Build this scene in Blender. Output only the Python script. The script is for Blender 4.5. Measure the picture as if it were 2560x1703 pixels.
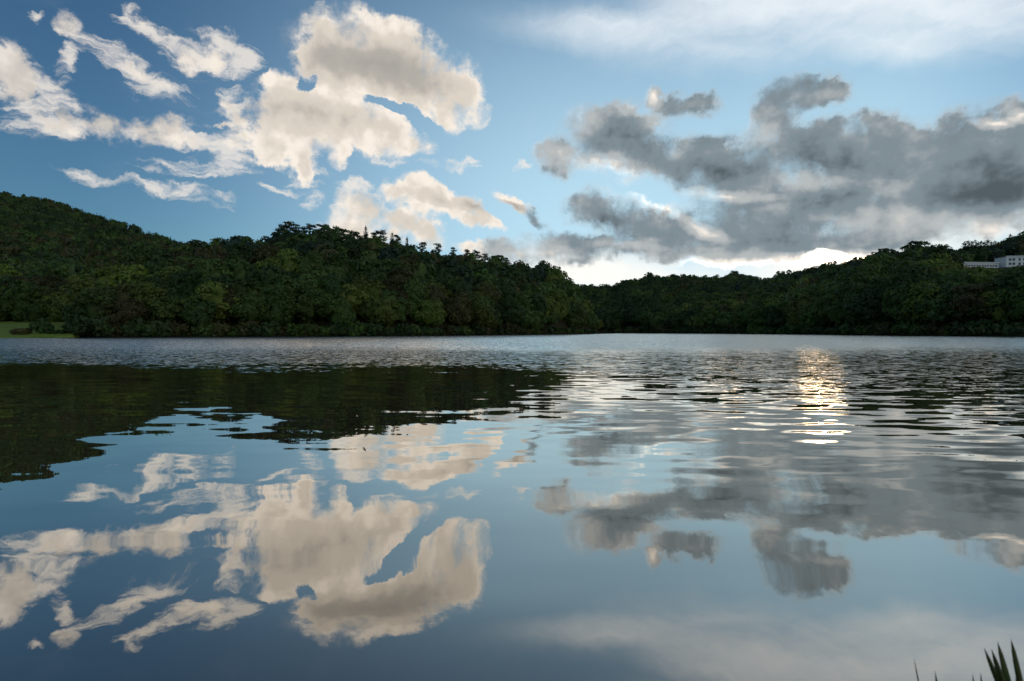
import bpy, bmesh, math, random
import numpy as np

scene = bpy.context.scene
for o in list(bpy.data.objects):
    bpy.data.objects.remove(o, do_unlink=True)
col = scene.collection
R = math.radians

# ------------------------------------------------------------------ camera
EYE = 1.6                                   # eye height over the water, metres
cam_data = bpy.data.cameras.new('camera')
cam = bpy.data.objects.new('camera', cam_data)
col.objects.link(cam)
cam.location = (0, 0, EYE)
cam.rotation_euler = (R(90), 0, 0)
cam_data.sensor_width = 36
cam_data.lens = 18
cam_data.shift_y = -0.0092
cam_data.clip_start = 0.05
cam_data.clip_end = 20000
cam_data.dof.use_dof = True
cam_data.dof.focus_distance = 120
cam_data.dof.aperture_fstop = 4.0
scene.camera = cam

# ------------------------------------------------------------------ picture settings
scene.view_settings.view_transform = 'Standard'
scene.view_settings.look = 'None'
scene.view_settings.gamma = 1
scene.view_settings.exposure = 0.44
scene.view_settings.use_curve_mapping = False
scene.cycles.max_bounces = 5
scene.cycles.diffuse_bounces = 2
scene.cycles.glossy_bounces = 2
scene.cycles.transmission_bounces = 2
scene.cycles.caustics_reflective = False
scene.cycles.caustics_refractive = False
scene.cycles.use_denoising = True
scene.cycles.use_adaptive_sampling = True
scene.cycles.adaptive_threshold = 0.015

# ------------------------------------------------------------------ sun and sky
SUN_AZ, SUN_EL = R(31.2), R(6.3)            # behind the cloud bank over the right-hand ridge
sun_data = bpy.data.lights.new('sun', 'SUN')
sun_data.energy = 0.02
sun_data.angle = R(1.0)
sun_data.color = (1.0, 0.74, 0.40)
sun = bpy.data.objects.new('sun', sun_data)
col.objects.link(sun)
sun.location = (200, 300, 200)
sun.rotation_euler = (R(90) - SUN_EL, 0, math.pi - SUN_AZ)

# cloud groups as ellipses on the sky: azimuth, elevation, half width, half height, tilt (degrees[, strength])
LIT_CLOUDS = [
    (-44.39,19.70,1.83,1.63,-0.59), (-45.60,20.13,1.89,1.32,41.50), (-40.70,23.95,1.28,0.79,30.32), (-35.59,25.79,1.05,0.49,-13.52),
    (-30.48,25.09,1.80,0.99,18.61), (-32.49,24.21,1.09,0.83,12.81), (-35.27,22.04,2.08,0.52,-22.04), (-39.99,17.34,3.72,1.22,7.88),
    (-35.59,17.77,4.39,1.21,9.43), (-31.72,17.63,2.74,0.85,-4.21), (-28.45,21.07,1.37,1.14,-55.87), (-29.71,19.04,0.60,0.26,12.33),
    (-15.58,27.41,7.25,3.33,-3.64), (-19.90,29.13,1.59,1.08,24.36), (-10.74,25.59,6.45,3.36,-15.73), (-5.74,24.84,2.61,2.22,8.16),
    (-7.28,22.59,1.78,1.39,-45.01), (-18.25,24.38,4.78,2.55,2.12), (-21.17,26.51,2.19,1.75,26.18), (-13.30,29.90,4.09,1.15,-1.02),
    (-15.12,25.50,6.53,2.39,-9.70), (-23.26,21.70,3.62,2.64,18.45), (-24.64,23.52,1.60,1.28,29.35), (-24.15,18.99,4.72,2.41,0.84),
    (-17.81,20.97,6.31,2.29,-1.94), (-12.14,20.23,3.56,1.45,-8.42), (-22.76,16.45,1.85,1.02,-76.89), (-18.42,18.28,1.82,0.92,67.50),
    (-26.15,18.03,2.24,1.62,17.64), (-14.67,19.54,4.31,1.34,0.72), (-20.41,20.59,5.55,2.40,4.10), (-16.25,12.86,2.93,2.42,-3.71),
    (-15.58,10.30,4.26,1.73,-4.74), (-10.13,14.71,3.51,1.64,-17.69), (-10.50,11.43,4.24,1.59,-25.43), (-4.29,12.15,3.59,0.75,-18.34),
    (-5.74,13.50,2.61,1.02,-19.32), (-4.54,9.34,1.63,0.76,-18.53), (0.07,14.12,2.32,0.64,-16.84), (-13.07,15.58,1.39,0.88,5.72),
]

THIN_CLOUDS = [
    (-43.50,17.12,2.40,1.05,18.62), (-44.26,17.99,1.59,0.89,23.90), (-42.20,16.54,2.39,1.00,6.42), (-42.86,20.23,1.49,0.86,-3.88),
    (-43.20,24.22,0.73,0.38,27.30), (-35.91,25.77,1.74,1.05,-10.53), (-37.32,26.30,1.07,0.59,44.59), (-33.45,24.86,2.52,1.22,-8.27),
    (-30.29,25.20,2.94,1.72,19.66), (-28.26,25.58,2.33,0.79,-28.47), (-27.31,24.78,1.57,1.05,59.48), (-36.70,22.45,3.16,1.09,-18.58),
    (-38.98,23.03,2.18,0.97,7.01), (-33.79,21.46,3.02,0.96,-9.95), (-40.56,21.54,1.39,0.77,64.48), (-42.06,18.60,1.92,1.02,-7.12),
    (-32.07,17.57,4.08,1.38,-3.99), (-29.19,16.79,2.63,0.82,-33.65), (-27.12,17.89,2.29,1.35,2.55), (-28.45,21.07,1.86,1.76,63.92),
    (-31.37,15.02,4.97,0.77,4.56), (-39.47,13.00,2.27,0.54,-4.33), (-36.14,12.76,2.48,0.61,-7.52), (-32.07,12.78,4.63,0.80,-5.77),
    (-21.68,13.32,1.43,0.68,6.58), (-24.36,13.99,1.98,0.38,-9.51), (-5.26,17.82,2.50,0.61,-1.06), (-3.33,17.51,1.45,0.26,0.99),
    (-20.84,27.35,3.43,2.40,66.10), (-4.29,23.44,1.94,1.63,5.41), (-15.12,18.87,6.29,1.27,-2.48), (-22.10,16.11,2.12,1.64,15.75),
    (-16.92,15.10,2.64,0.88,-4.86), (-18.25,11.05,2.64,1.77,6.48), (1.05,17.97,0.78,0.35,-0.39),
]

CLOUD_GAPS = [
    (-41.66,18.58,1.28,0.41,-14.50), (-38.23,19.81,2.01,0.42,-6.16), (-21.97,24.32,1.13,0.54,26.13), (-13.07,23.23,2.62,0.53,-7.17),
    (-10.50,22.25,2.58,0.52,-23.28), (-42.33,17.23,0.69,0.30,-46.79),
]

GREY_CLOUDS = [
    (5.31,18.69,2.95,1.78,-8.75), (11.58,19.98,5.45,3.34,-9.83), (10.41,21.60,3.40,2.27,-6.49), (15.44,23.61,1.05,0.73,80.85),
    (16.16,23.06,1.49,0.71,-7.70), (18.16,22.84,3.49,1.21,-7.60), (17.94,17.49,9.34,2.28,-13.07), (23.87,15.79,8.65,2.59,-12.20),
    (29.12,21.83,3.53,1.45,-1.23), (27.12,20.70,2.41,1.93,-6.48), (31.65,21.61,2.13,1.01,-24.59), (29.67,17.49,6.97,2.50,-10.66),
    (34.88,16.57,4.96,2.36,-14.04), (36.48,14.07,7.41,3.71,-13.29), (40.92,14.29,5.25,3.34,-12.45), (43.83,13.50,4.74,3.55,-31.00),
    (45.31,14.47,3.10,2.19,-29.53), (30.76,11.63,10.47,2.59,-12.65), (23.87,10.56,6.79,2.72,-10.73), (12.51,12.26,5.57,2.24,-16.50),
    (8.85,13.41,2.90,1.77,-3.21), (17.94,9.82,7.29,1.74,-6.35), (8.28,9.08,5.87,1.17,-6.26), (25.87,8.44,6.95,1.54,-4.24),
    (30.40,7.52,3.19,0.94,-4.77), (39.50,11.92,6.94,2.84,-17.71), (43.83,10.65,4.75,2.23,-6.79), (37.41,9.28,5.44,1.94,-7.95),
    (2.99,12.72,2.02,0.65,-33.87), (0.56,8.80,5.10,1.09,-3.99), (7.80,7.77,2.63,0.66,-1.12), (5.89,9.60,4.24,1.41,-4.97),
    (13.89,8.63,7.07,1.15,-4.17), (21.39,7.93,6.50,0.93,-3.13), (34.88,8.02,4.30,1.18,0.18),
]

CLOUD_LIGHT = [
    (-15.12,27.01,8.40,2.29,-4.58,-1.00), (-10.50,25.53,5.87,1.82,-13.57,-0.50), (-19.55,26.09,3.93,1.46,9.28,-0.55), (-22.51,21.42,4.96,1.72,3.62,-0.62),
    (-17.81,21.69,4.78,1.05,-2.43,-0.30), (-38.53,18.37,5.03,1.17,5.02,-0.42), (-8.61,14.46,2.80,0.64,-18.91,-0.50), (-4.29,13.53,2.38,0.65,-22.78,-1.00),
    (0.32,13.75,2.42,0.65,-16.96,-0.90), (-43.50,17.50,2.93,1.11,17.85,-0.50), (-44.26,19.49,1.43,0.97,-2.28,-0.25), (-15.58,13.44,2.27,1.76,9.20,-0.30),
    (-10.50,11.43,2.77,0.94,-25.51,-0.30), (10.64,17.34,5.68,1.30,-12.32,0.80), (15.39,23.85,1.06,0.96,-53.44,1.00), (5.16,19.21,2.90,1.81,-2.65,0.50),
    (14.12,14.50,5.57,0.87,-18.73,0.75), (16.61,12.84,3.66,0.52,-27.84,0.60), (22.64,13.75,4.61,0.59,-9.61,0.85), (31.12,6.81,3.93,0.74,-4.21,1.30),
    (31.30,6.96,1.71,0.65,-4.90,3.40), (34.88,6.84,1.64,0.70,-5.78,1.20), (22.22,6.74,5.01,0.80,-2.80,1.00), (43.32,16.32,1.60,0.38,-15.14,0.90),
    (44.83,16.35,0.77,0.42,-21.88,0.90), (38.92,9.46,5.86,1.70,-0.41,0.60), (43.32,8.44,3.58,1.04,-0.13,0.55), (19.68,7.21,18.12,1.53,-2.57,0.50),
    (1.05,8.79,5.35,1.42,-0.17,0.60), (0.07,14.48,1.94,0.37,-9.36,1.30), (7.80,22.07,2.39,1.65,-5.23,0.50), (12.05,23.23,2.80,0.88,-4.91,0.50),
    (15.71,21.30,2.72,1.61,-8.41,0.40), (17.94,22.86,2.66,0.78,-7.24,0.15), (32.87,13.71,4.56,0.90,-13.19,0.40), (29.31,14.81,3.36,0.63,-8.19,0.20),
    (20.54,10.37,2.63,0.77,-24.25,0.75), (12.97,9.41,4.16,0.65,-2.18,0.50), (26.26,19.38,2.42,1.88,-23.29,0.30), (36.48,16.43,2.26,1.80,-65.52,0.15),
    (43.32,11.25,4.99,2.33,-13.16,-0.55), (43.32,14.28,3.71,1.61,-15.74,-0.25), (13.43,18.79,4.15,1.52,-4.81,-0.18), (21.39,16.31,5.13,1.23,-11.23,-0.32),
    (30.76,16.73,4.74,1.51,-10.39,-0.28), (33.21,15.11,4.14,1.12,-10.10,-0.20), (31.12,12.19,5.39,1.03,-7.37,-0.30), (11.58,11.76,4.23,1.18,-14.11,-0.15),
    (17.05,10.00,5.34,0.81,-3.07,-0.10), (28.56,8.33,3.39,0.75,-4.69,-0.20), (29.31,21.68,2.27,0.86,-12.78,-0.10),
]

HIGH_VEIL = [
    (28.93,29.03,12.54,1.91,-11.87), (40.92,24.70,9.17,1.65,-26.39), (11.58,30.63,15.37,2.12,-2.26), (29.67,31.23,24.62,2.99,-14.39),
    (45.55,24.65,6.21,2.33,-24.86), (21.81,27.20,17.84,2.47,-9.42), (37.41,23.73,7.81,1.53,-20.22),
]

HORIZON_BRIGHT = [
    (17.94,5.41,15.85,3.44,-1.83), (31.48,6.29,6.03,2.45,-4.57), (5.89,6.85,9.62,2.86,-0.77), (39.50,7.55,7.49,2.22,1.21),
]


class Nodes:
    """small helper that writes node trees"""
    def __init__(self, tree):
        self.t = tree
        self.n = tree.nodes
        self.l = tree.links
    def add(self, kind, **props):
        n = self.n.new(kind)
        for k, v in props.items():
            setattr(n, k, v)
        return n
    def put(self, sock, v):
        if isinstance(v, bpy.types.NodeSocket):
            self.l.new(v, sock)
        elif v is not None:
            sock.default_value = v
    def math(self, op, a, b=None, c=None, clamp=False):
        n = self.add('ShaderNodeMath', operation=op, use_clamp=clamp)
        for i, v in enumerate((a, b, c)):
            self.put(n.inputs[i], v)
        return n.outputs[0]
    def vmath(self, op, a, b=None, scale=None):
        n = self.add('ShaderNodeVectorMath', operation=op)
        self.put(n.inputs[0], a)
        self.put(n.inputs[1], b)
        if scale is not None:
            self.put(n.inputs[3], scale)
        return n.outputs['Value'] if op in ('DOT_PRODUCT', 'LENGTH', 'DISTANCE') else n.outputs['Vector']
    def noise(self, vec, scale, detail=2.0, rough=0.5, dist=0.0, lac=2.0):
        n = self.add('ShaderNodeTexNoise', noise_dimensions='3D')
        self.put(n.inputs['Vector'], vec)
        n.inputs['Scale'].default_value = scale
        n.inputs['Detail'].default_value = detail
        n.inputs['Roughness'].default_value = rough
        n.inputs['Lacunarity'].default_value = lac
        n.inputs['Distortion'].default_value = dist
        return n
    def step(self, v, a, b, lo=0.0, hi=1.0, kind='SMOOTHSTEP'):
        n = self.add('ShaderNodeMapRange', interpolation_type=kind)
        self.put(n.inputs[0], v)
        for i, x in enumerate((a, b, lo, hi)):
            self.put(n.inputs[i + 1], x)
        return n.outputs[0]
    def mix(self, f, a, b, blend='MIX'):
        n = self.add('ShaderNodeMix', data_type='RGBA', blend_type=blend)
        self.put(n.inputs[0], f)
        self.put(n.inputs[6], a)
        self.put(n.inputs[7], b)
        return n.outputs[2]
    def xyz(self, v):
        n = self.add('ShaderNodeSeparateXYZ')
        self.put(n.inputs[0], v)
        return n.outputs
    def vec(self, x, y, z):
        n = self.add('ShaderNodeCombineXYZ')
        for i, v in enumerate((x, y, z)):
            self.put(n.inputs[i], v)
        return n.outputs[0]
    def ellipse(self, p, b):
        """1 at the middle of the ellipse, 0.26 on its rim, 0 well outside"""
        g = self.add('ShaderNodeTexGradient', gradient_type='SPHERICAL')
        m = g.texture_mapping
        m.vector_type = 'TEXTURE'
        m.translation = (b[0], b[1], 0)
        m.rotation = (0, 0, R(b[4]))
        m.scale = (b[2] * 1.35, b[3] * 1.35, 1)
        self.put(g.inputs[0], p)
        return g.outputs['Fac']

world = bpy.data.worlds.new('World')
scene.world = world
world.use_nodes = True
world.cycles.sampling_method = 'MANUAL'
world.cycles.sample_map_resolution = 512
wt = world.node_tree
wt.nodes.clear()
k = Nodes(wt)
SKY = 0.082                                    # Background strength
air = k.add('ShaderNodeTexSky', sky_type='NISHITA', sun_disc=False)
air.sun_elevation = SUN_EL
air.sun_rotation = SUN_AZ
air.altitude = 100
air.air_density = 1.0
air.dust_density = 0.15
air.ozone_density = 3.0

tc = k.add('ShaderNodeTexCoord')
d = k.vmath('NORMALIZE', tc.outputs['Generated'])
dx, dy, dz = k.xyz(d)
az = k.math('MULTIPLY', k.math('ARCTAN2', dx, dy), 57.29578)
el = k.math('MULTIPLY', k.math('ARCSINE', dz), 57.29578)
p0 = k.vec(az, el, 0.0)
n1 = k.noise(d, 13, 8, 0.6)
n2 = k.noise(k.vmath('ADD', d, (3.1, 1.7, 5.3)), 30, 7, 0.62)
n3 = k.noise(k.vmath('MULTIPLY', d, (1.0, 1.0, 2.2)), 11, 4, 0.5, 0.6)
w = k.vmath('SUBTRACT', n1.outputs['Color'], (0.5, 0.5, 0.5))
p = k.vmath('MULTIPLY_ADD', w, (5.2, 4.4, 0.0))
wt.links.new(p0, p.node.inputs[2])

p_soft = k.vmath('MULTIPLY_ADD', w, (2.4, 2.4, 0.0))
wt.links.new(p0, p_soft.node.inputs[2])

def chained(v, f):
    # ties each ellipse to the one before, so that the shader works them off one by one and its stack stays small
    if f is None:
        return v
    q = k.vmath('MULTIPLY_ADD', f, (1e-9, 1e-9, 1e-9))
    wt.links.new(v, q.node.inputs[2])
    return q
def union(blobs):
    f = None
    for i, b in enumerate(blobs):
        q = chained(p, f) if i % 8 == 0 else q
        e = k.ellipse(q, b)
        f = k.math('MULTIPLY', e, e) if f is None else k.math('MULTIPLY_ADD', e, e, f)
    return k.math('SQRT', f)
def soft_sum(blobs, where):
    f = None
    for i, b in enumerate(blobs):
        q = chained(where, f) if i % 8 == 0 else q
        e = k.ellipse(q, b)
        if len(b) > 5:
            f = k.math('MULTIPLY', e, b[5]) if f is None else k.math('MULTIPLY_ADD', e, b[5], f)
        else:
            f = e if f is None else k.math('ADD', f, e)
    return f

fine = k.math('SUBTRACT', n2.outputs['Fac'], 0.5)
broad = k.math('SUBTRACT', n3.outputs['Fac'], 0.5)
lit = union(LIT_CLOUDS)
gaps = soft_sum(CLOUD_GAPS, p)
lit = k.math('SUBTRACT', lit, k.math('MULTIPLY', gaps, 2.2))
grey = union(GREY_CLOUDS)
wisps = union(THIN_CLOUDS)

# outside this stretch: unseen clouds of the same kind, thickened to brighten the woods
plane = k.vmath('DIVIDE', d, k.vec(k.math('ADD', k.math('ABSOLUTE', dz), 0.18), k.math('ADD', k.math('ABSOLUTE', dz), 0.18), 1.0))
n4 = k.noise(plane, 1.5, 7, 0.55)
off = k.math('MAXIMUM', k.step(k.math('ABSOLUTE', az), 46, 58), k.step(el, 36, 46))
else_f = k.math('MULTIPLY_ADD', k.math('SUBTRACT', n4.outputs['Fac'], 0.47), 5.0, k.math('MULTIPLY', k.math('SUBTRACT', off, 1.0), 3.0))

sundir = (math.sin(SUN_AZ) * math.cos(SUN_EL), math.cos(SUN_AZ) * math.cos(SUN_EL), math.sin(SUN_EL))
d_sun = k.vmath('ADD', d, tuple(0.016 * v for v in sundir))
n5 = k.noise(d_sun, 24, 3.5, 0.5)
n6 = k.noise(d, 24, 3.5, 0.5)
relief = k.math('SUBTRACT', n6.outputs['Fac'], n5.outputs['Fac'])      # lumps catch light on the side towards the sun
litn = k.math('MULTIPLY_ADD', k.math('MULTIPLY', fine, k.step(lit, 0.02, 0.35)), k.step(az, -20.0, -32.0, 1.2, 3.4), lit)
greyn = k.math('MULTIPLY_ADD', k.math('MULTIPLY', fine, k.step(grey, 0.02, 0.35)), 1.2, grey)
wisp = k.step(n1.outputs['Fac'], 0.38, 0.62)
lit_a = k.step(k.math('MAXIMUM', litn, else_f), 0.07, k.math('ADD', k.math('MULTIPLY_ADD', wisp, 0.50, 0.42), k.step(az, -24.0, -34.0, 0.0, 0.45)))
grey_a = k.step(greyn, 0.0, k.math('MULTIPLY_ADD', wisp, 0.50, 0.50))
streak = k.noise(k.vmath('MULTIPLY', p, (0.30, 1.0, 1.0)), 1.0, 5, 0.62).outputs['Fac']
wisp_a = k.step(k.math('MULTIPLY_ADD', k.math('SUBTRACT', streak, 0.5), k.step(wisps, 0.0, 0.3, 0.0, 3.5), wisps), 0.12, 1.15)
veil = soft_sum(HIGH_VEIL, p_soft)
veil_a = k.math('MULTIPLY', k.step(k.math('MULTIPLY_ADD', k.math('SUBTRACT', streak, 0.5), k.math('MULTIPLY', veil, 0.6), veil), 0.0, 1.9), 0.8)
glow = k.math('MULTIPLY', k.step(k.math('MULTIPLY_ADD', broad, 0.5, soft_sum(HORIZON_BRIGHT, p0)), 0.0, 1.5), 0.95)
light = soft_sum(CLOUD_LIGHT, p_soft)

def ramp(v, stops):
    n = k.add('ShaderNodeValToRGB')
    n.color_ramp.interpolation = 'EASE'
    els = n.color_ramp.elements
    while len(els) < len(stops):
        els.new(0.5)
    for e, (pos, c) in zip(els, stops):
        e.position = pos
        e.color = (*c, 1)
    k.put(n.inputs[0], v)
    return n.outputs[0]

# bright, side-lit cumulus: cream, grey where it is thick
lv = k.math('MULTIPLY_ADD', light, 0.50, 0.90)
lv = k.math('MULTIPLY_ADD', relief, 0.5, lv)
lv = k.math('MULTIPLY_ADD', fine, 0.25, lv)
lv = k.math('MULTIPLY_ADD', k.step(litn, 0.75, 0.25), 0.10, lv)
lit_c = ramp(lv, [(0.0, (.20, .20, .195)), (0.45, (.33, .31, .28)), (0.8, (.53, .48, .42)), (1.0, (.71, .645, .57))])
# heavy bank with the sun behind it: slate grey, thin rims light up
gv = k.math('MULTIPLY_ADD', light, 0.52, 0.27)
gv = k.math('MULTIPLY_ADD', broad, 0.35, gv)
gv = k.math('MULTIPLY_ADD', relief, 0.45, gv)
gv = k.math('MULTIPLY_ADD', k.step(greyn, 0.55, 0.12), 0.22, gv)
grey_c = ramp(gv, [(0.0, (.065, .083, .095)), (0.25, (.16, .20, .226)), (0.5, (.345, .365, .37)), (0.75, (.70, .645, .58)), (0.9, (1.4, 1.25, 1.05)), (1.0, (5.0, 3.8, 2.5))])

base = k.mix(1.0, air.outputs[0], (0.74, 1.05, 1.18, 1), 'MULTIPLY')
low = k.math('MULTIPLY', k.step(el, 50.0, 5.0), k.math('MULTIPLY', k.step(az, -42.0, 10.0, 0.05, 1.0), k.step(az, 52.0, 34.0, 0.4, 1.0)))        # milky air towards the horizon
def scaled(c):
    return k.vmath('SCALE', c, scale=1.0 / SKY)
c = k.mix(low, base, scaled(k.vec(.39, .58, .69)))
c = k.mix(glow, c, scaled(k.vec(.80, .77, .71)))
c = k.mix(veil_a, c, scaled(k.vec(.70, .73, .75)))
c = k.mix(k.math('MULTIPLY', wisp_a, 0.75), c, scaled(k.vec(.68, .63, .57)))
c = k.mix(k.math('MULTIPLY', lit_a, k.step(az, -22.0, -38.0, 1.0, 0.82)), c, scaled(lit_c))
c = k.mix(grey_a, c, scaled(grey_c))
bg = k.add('ShaderNodeBackground')
bg.inputs['Strength'].default_value = SKY
k.put(bg.inputs['Color'], c)
out = k.add('ShaderNodeOutputWorld')
wt.links.new(bg.outputs[0], out.inputs['Surface'])

# ------------------------------------------------------------------ helpers
rng = np.random.default_rng(11)

def mesh_from(name, verts, faces, smooth=False):
    """verts (n,3) array; faces = (m,4) or (m,3) array or a list of tuples"""
    me = bpy.data.meshes.new(name)
    if isinstance(faces, np.ndarray):
        nv, nf, q = len(verts), len(faces), faces.shape[1]
        me.vertices.add(nv)
        me.vertices.foreach_set('co', np.ascontiguousarray(verts, dtype=np.float32).ravel())
        me.loops.add(nf * q)
        me.loops.foreach_set('vertex_index', np.ascontiguousarray(faces, dtype=np.int32).ravel())
        me.polygons.add(nf)
        me.polygons.foreach_set('loop_start', np.arange(0, nf * q, q, dtype=np.int32))
        me.update(calc_edges=True)
        me.validate()
    else:
        me.from_pydata([tuple(v) for v in verts], [], faces)
        me.update()
    if smooth:
        me.polygons.foreach_set('use_smooth', np.ones(len(me.polygons), dtype=bool))
    return me

def put(name, me, mat=None, parent=None, loc=None):
    o = bpy.data.objects.new(name, me)
    col.objects.link(o)
    if mat is not None and me is not None and not me.materials:
        me.materials.append(mat)
    if parent is not None:
        o.parent = parent
    if loc is not None:
        o.location = loc
    return o

def tag(o, label=None, category=None, group=None, kind=None):
    for key, v in (('label', label), ('category', category), ('group', group), ('kind', kind)):
        if v is not None:
            o[key] = v
    return o

def new_mat(name):
    m = bpy.data.materials.new(name)
    m.use_nodes = True
    m.node_tree.nodes.clear()
    return m, Nodes(m.node_tree)

def finish(m, q, bsdf):
    o = q.add('ShaderNodeOutputMaterial')
    m.node_tree.links.new(bsdf, o.inputs['Surface'])
    return m

def principled(q, color, rough=0.8, spec=0.3, normal=None):
    b = q.add('ShaderNodeBsdfPrincipled')
    q.put(b.inputs['Base Color'], color)
    q.put(b.inputs['Roughness'], rough)
    q.put(b.inputs['Specular IOR Level'], spec)
    if normal is not None:
        q.put(b.inputs['Normal'], normal)
    return b.outputs[0]

def two_tone(name, c1, c2, scale, rough=0.9, bump=0.0, detail=5):
    m, q = new_mat(name)
    t = q.add('ShaderNodeTexCoord')
    n = q.noise(t.outputs['Object'], scale, detail, 0.6)
    c = q.mix(q.step(n.outputs['Fac'], 0.35, 0.65), (*c1, 1), (*c2, 1))
    nrm = None
    if bump:
        b = q.add('ShaderNodeBump')
        b.inputs['Strength'].default_value = 0.6
        b.inputs['Distance'].default_value = bump
        q.put(b.inputs['Height'], n.outputs['Fac'])
        nrm = b.outputs[0]
    return finish(m, q, principled(q, c, rough, 0.2, nrm))

MAT_FLOOR = two_tone('forest_floor', (.030, .024, .014), (.045, .04, .018), 0.15)
MAT_BED = two_tone('lake_bed', (.03, .024, .015), (.05, .04, .025), 0.4)
MAT_GRASS = two_tone('lawn_grass', (.15, .22, .025), (.20, .27, .045), 0.22, bump=0.15, detail=8)
MAT_BANK = two_tone('bank_grass', (.04, .06, .018), (.07, .07, .03), 3.0, bump=0.03)
MAT_BARK = two_tone('bark', (.05, .036, .025), (.09, .065, .045), 2.5, bump=0.05)

# ------------------------------------------------------------------ the lie of the land
# Hills are described along bearings t = x / y seen from the near bank: distance of the shore, distance and height of the crest.
def value_noise(x, y, seed):
    g = np.random.default_rng(seed).random((128, 128))
    xi, yi = np.floor(x).astype(int), np.floor(y).astype(int)
    fx, fy = x - xi, y - yi
    fx, fy = fx * fx * (3 - 2 * fx), fy * fy * (3 - 2 * fy)
    a, b = g[xi % 128, yi % 128], g[(xi + 1) % 128, yi % 128]
    c, e = g[xi % 128, (yi + 1) % 128], g[(xi + 1) % 128, (yi + 1) % 128]
    return (a * (1 - fx) + b * fx) * (1 - fy) + (c * (1 - fx) + e * fx) * fy

class Hill:
    def __init__(self, name, shore, crest, height, tree_h, power, seed, fall=0.45):
        self.name, self.shore, self.crest, self.height = name, np.array(shore), np.array(crest), np.array(height)
        self.tree_h, self.power, self.seed, self.fall = tree_h, power, seed, fall
    def y0(self, t): return np.interp(t, self.shore[:, 0], self.shore[:, 1])
    def yc(self, t): return np.interp(t, self.crest[:, 0], self.crest[:, 1])
    def zc(self, t): return np.interp(t, self.height[:, 0], self.height[:, 1])
    def z(self, x, y):
        t = x / np.maximum(y, 1.0)
        y0, yc, zc = self.y0(t), self.yc(t), self.zc(t)
        s = (y - y0) / (yc - y0)
        up = np.clip(s, 0, 1)
        z = zc * up ** self.power
        z = np.where(s > 1, zc * (1 - self.fall * np.clip(s - 1, 0, 2.0)), z)
        z = z + (value_noise(x / 26 + 40, y / 26 + 40, self.seed) - 0.5) * 3.5 * np.clip(s * 3, 0, 1) * np.clip(zc / 12, 0, 1)
        z = self.shape(t, y, z)
        return np.where(s < 0, np.maximum(s * 12, -2.5), z + 0.35)
    def shape(self, t, y, z):
        return z
    def build(self, t0, t1, nt, far):
        t = np.linspace(t0, t1, nt)
        s = np.concatenate([np.linspace(-0.25, 0, 5), np.linspace(0.02, 1, 40), np.linspace(1.05, far, 20)])
        T, S = np.meshgrid(t, s, indexing='ij')
        Y = self.y0(T) + S * (self.yc(T) - self.y0(T))
        X = T * Y
        Z = self.z(X, Y)
        v = np.stack([X, Y, Z], -1).reshape(-1, 3)
        n, m = len(t), len(s)
        i, j = np.meshgrid(np.arange(n - 1), np.arange(m - 1), indexing='ij')
        a = i * m + j
        f = np.stack([a, a + m, a + m + 1, a + 1], -1).reshape(-1, 4)
        return tag(put(self.name, mesh_from(self.name, v, f, True), MAT_FLOOR), kind='structure')

def skyline(points, dist, tree):
    """crest heights of the ground, from bearings and the slope angle to the tree tops above it"""
    return [(t, max(v * np.interp(t, [d[0] for d in dist], [d[1] for d in dist]) + EYE - tree, -3.0)) for t, v in points]

HEAD_SHORE = [(-1.0, 140), (-.86, 130), (-.83, 128), (-.5, 148), (-.2, 170), (0, 215), (.1, 255), (.17, 300), (.2, 320)]
HEAD_CREST = [(-1.0, 230), (-.86, 225), (-.5, 240), (-.2, 262), (0, 300), (.1, 325), (.17, 345), (.2, 350)]
HEAD_TOPS = [(-1.0, -.05), (-.852, -.05), (-.845, .02), (-.83, .085), (-.75, .145), (-.66, .170), (-.60, .178), (-.576, .179), (-.525, .184), (-.491, .182),
             (-.457, .198), (-.423, .206), (-.372, .202), (-.33, .193), (-.287, .195), (-.245, .191), (-.202, .182),
             (-.151, .170), (-.109, .163), (-.067, .155), (-.024, .144), (.018, .138), (.061, .129), (.095, .110),
             (.129, .088), (.146, .061), (.165, .022), (.172, -.02), (.2, -.05)]
headland = Hill('headland', HEAD_SHORE, HEAD_CREST, skyline(HEAD_TOPS, HEAD_CREST, 10.5), 11, 0.85, 3)

LEFT_SHORE = [(-2.4, 150), (-1.05, 168), (-.86, 172), (-.8, 260), (-.3, 330)]
LEFT_CREST = [(-2.4, 520), (-1.0, 600), (-.6, 620), (-.3, 640)]
LEFT_TOPS = [(-2.4, .24), (-1.4, .29), (-1.0, .276), (-.915, .264), (-.83, .239), (-.745, .213), (-.695, .194), (-.644, .178),
             (-.576, .165), (-.5, .15), (-.3, .10)]
left_hill = Hill('left_hill', LEFT_SHORE, LEFT_CREST, skyline(LEFT_TOPS, LEFT_CREST, 9.0), 9, 0.92, 5)

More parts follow.
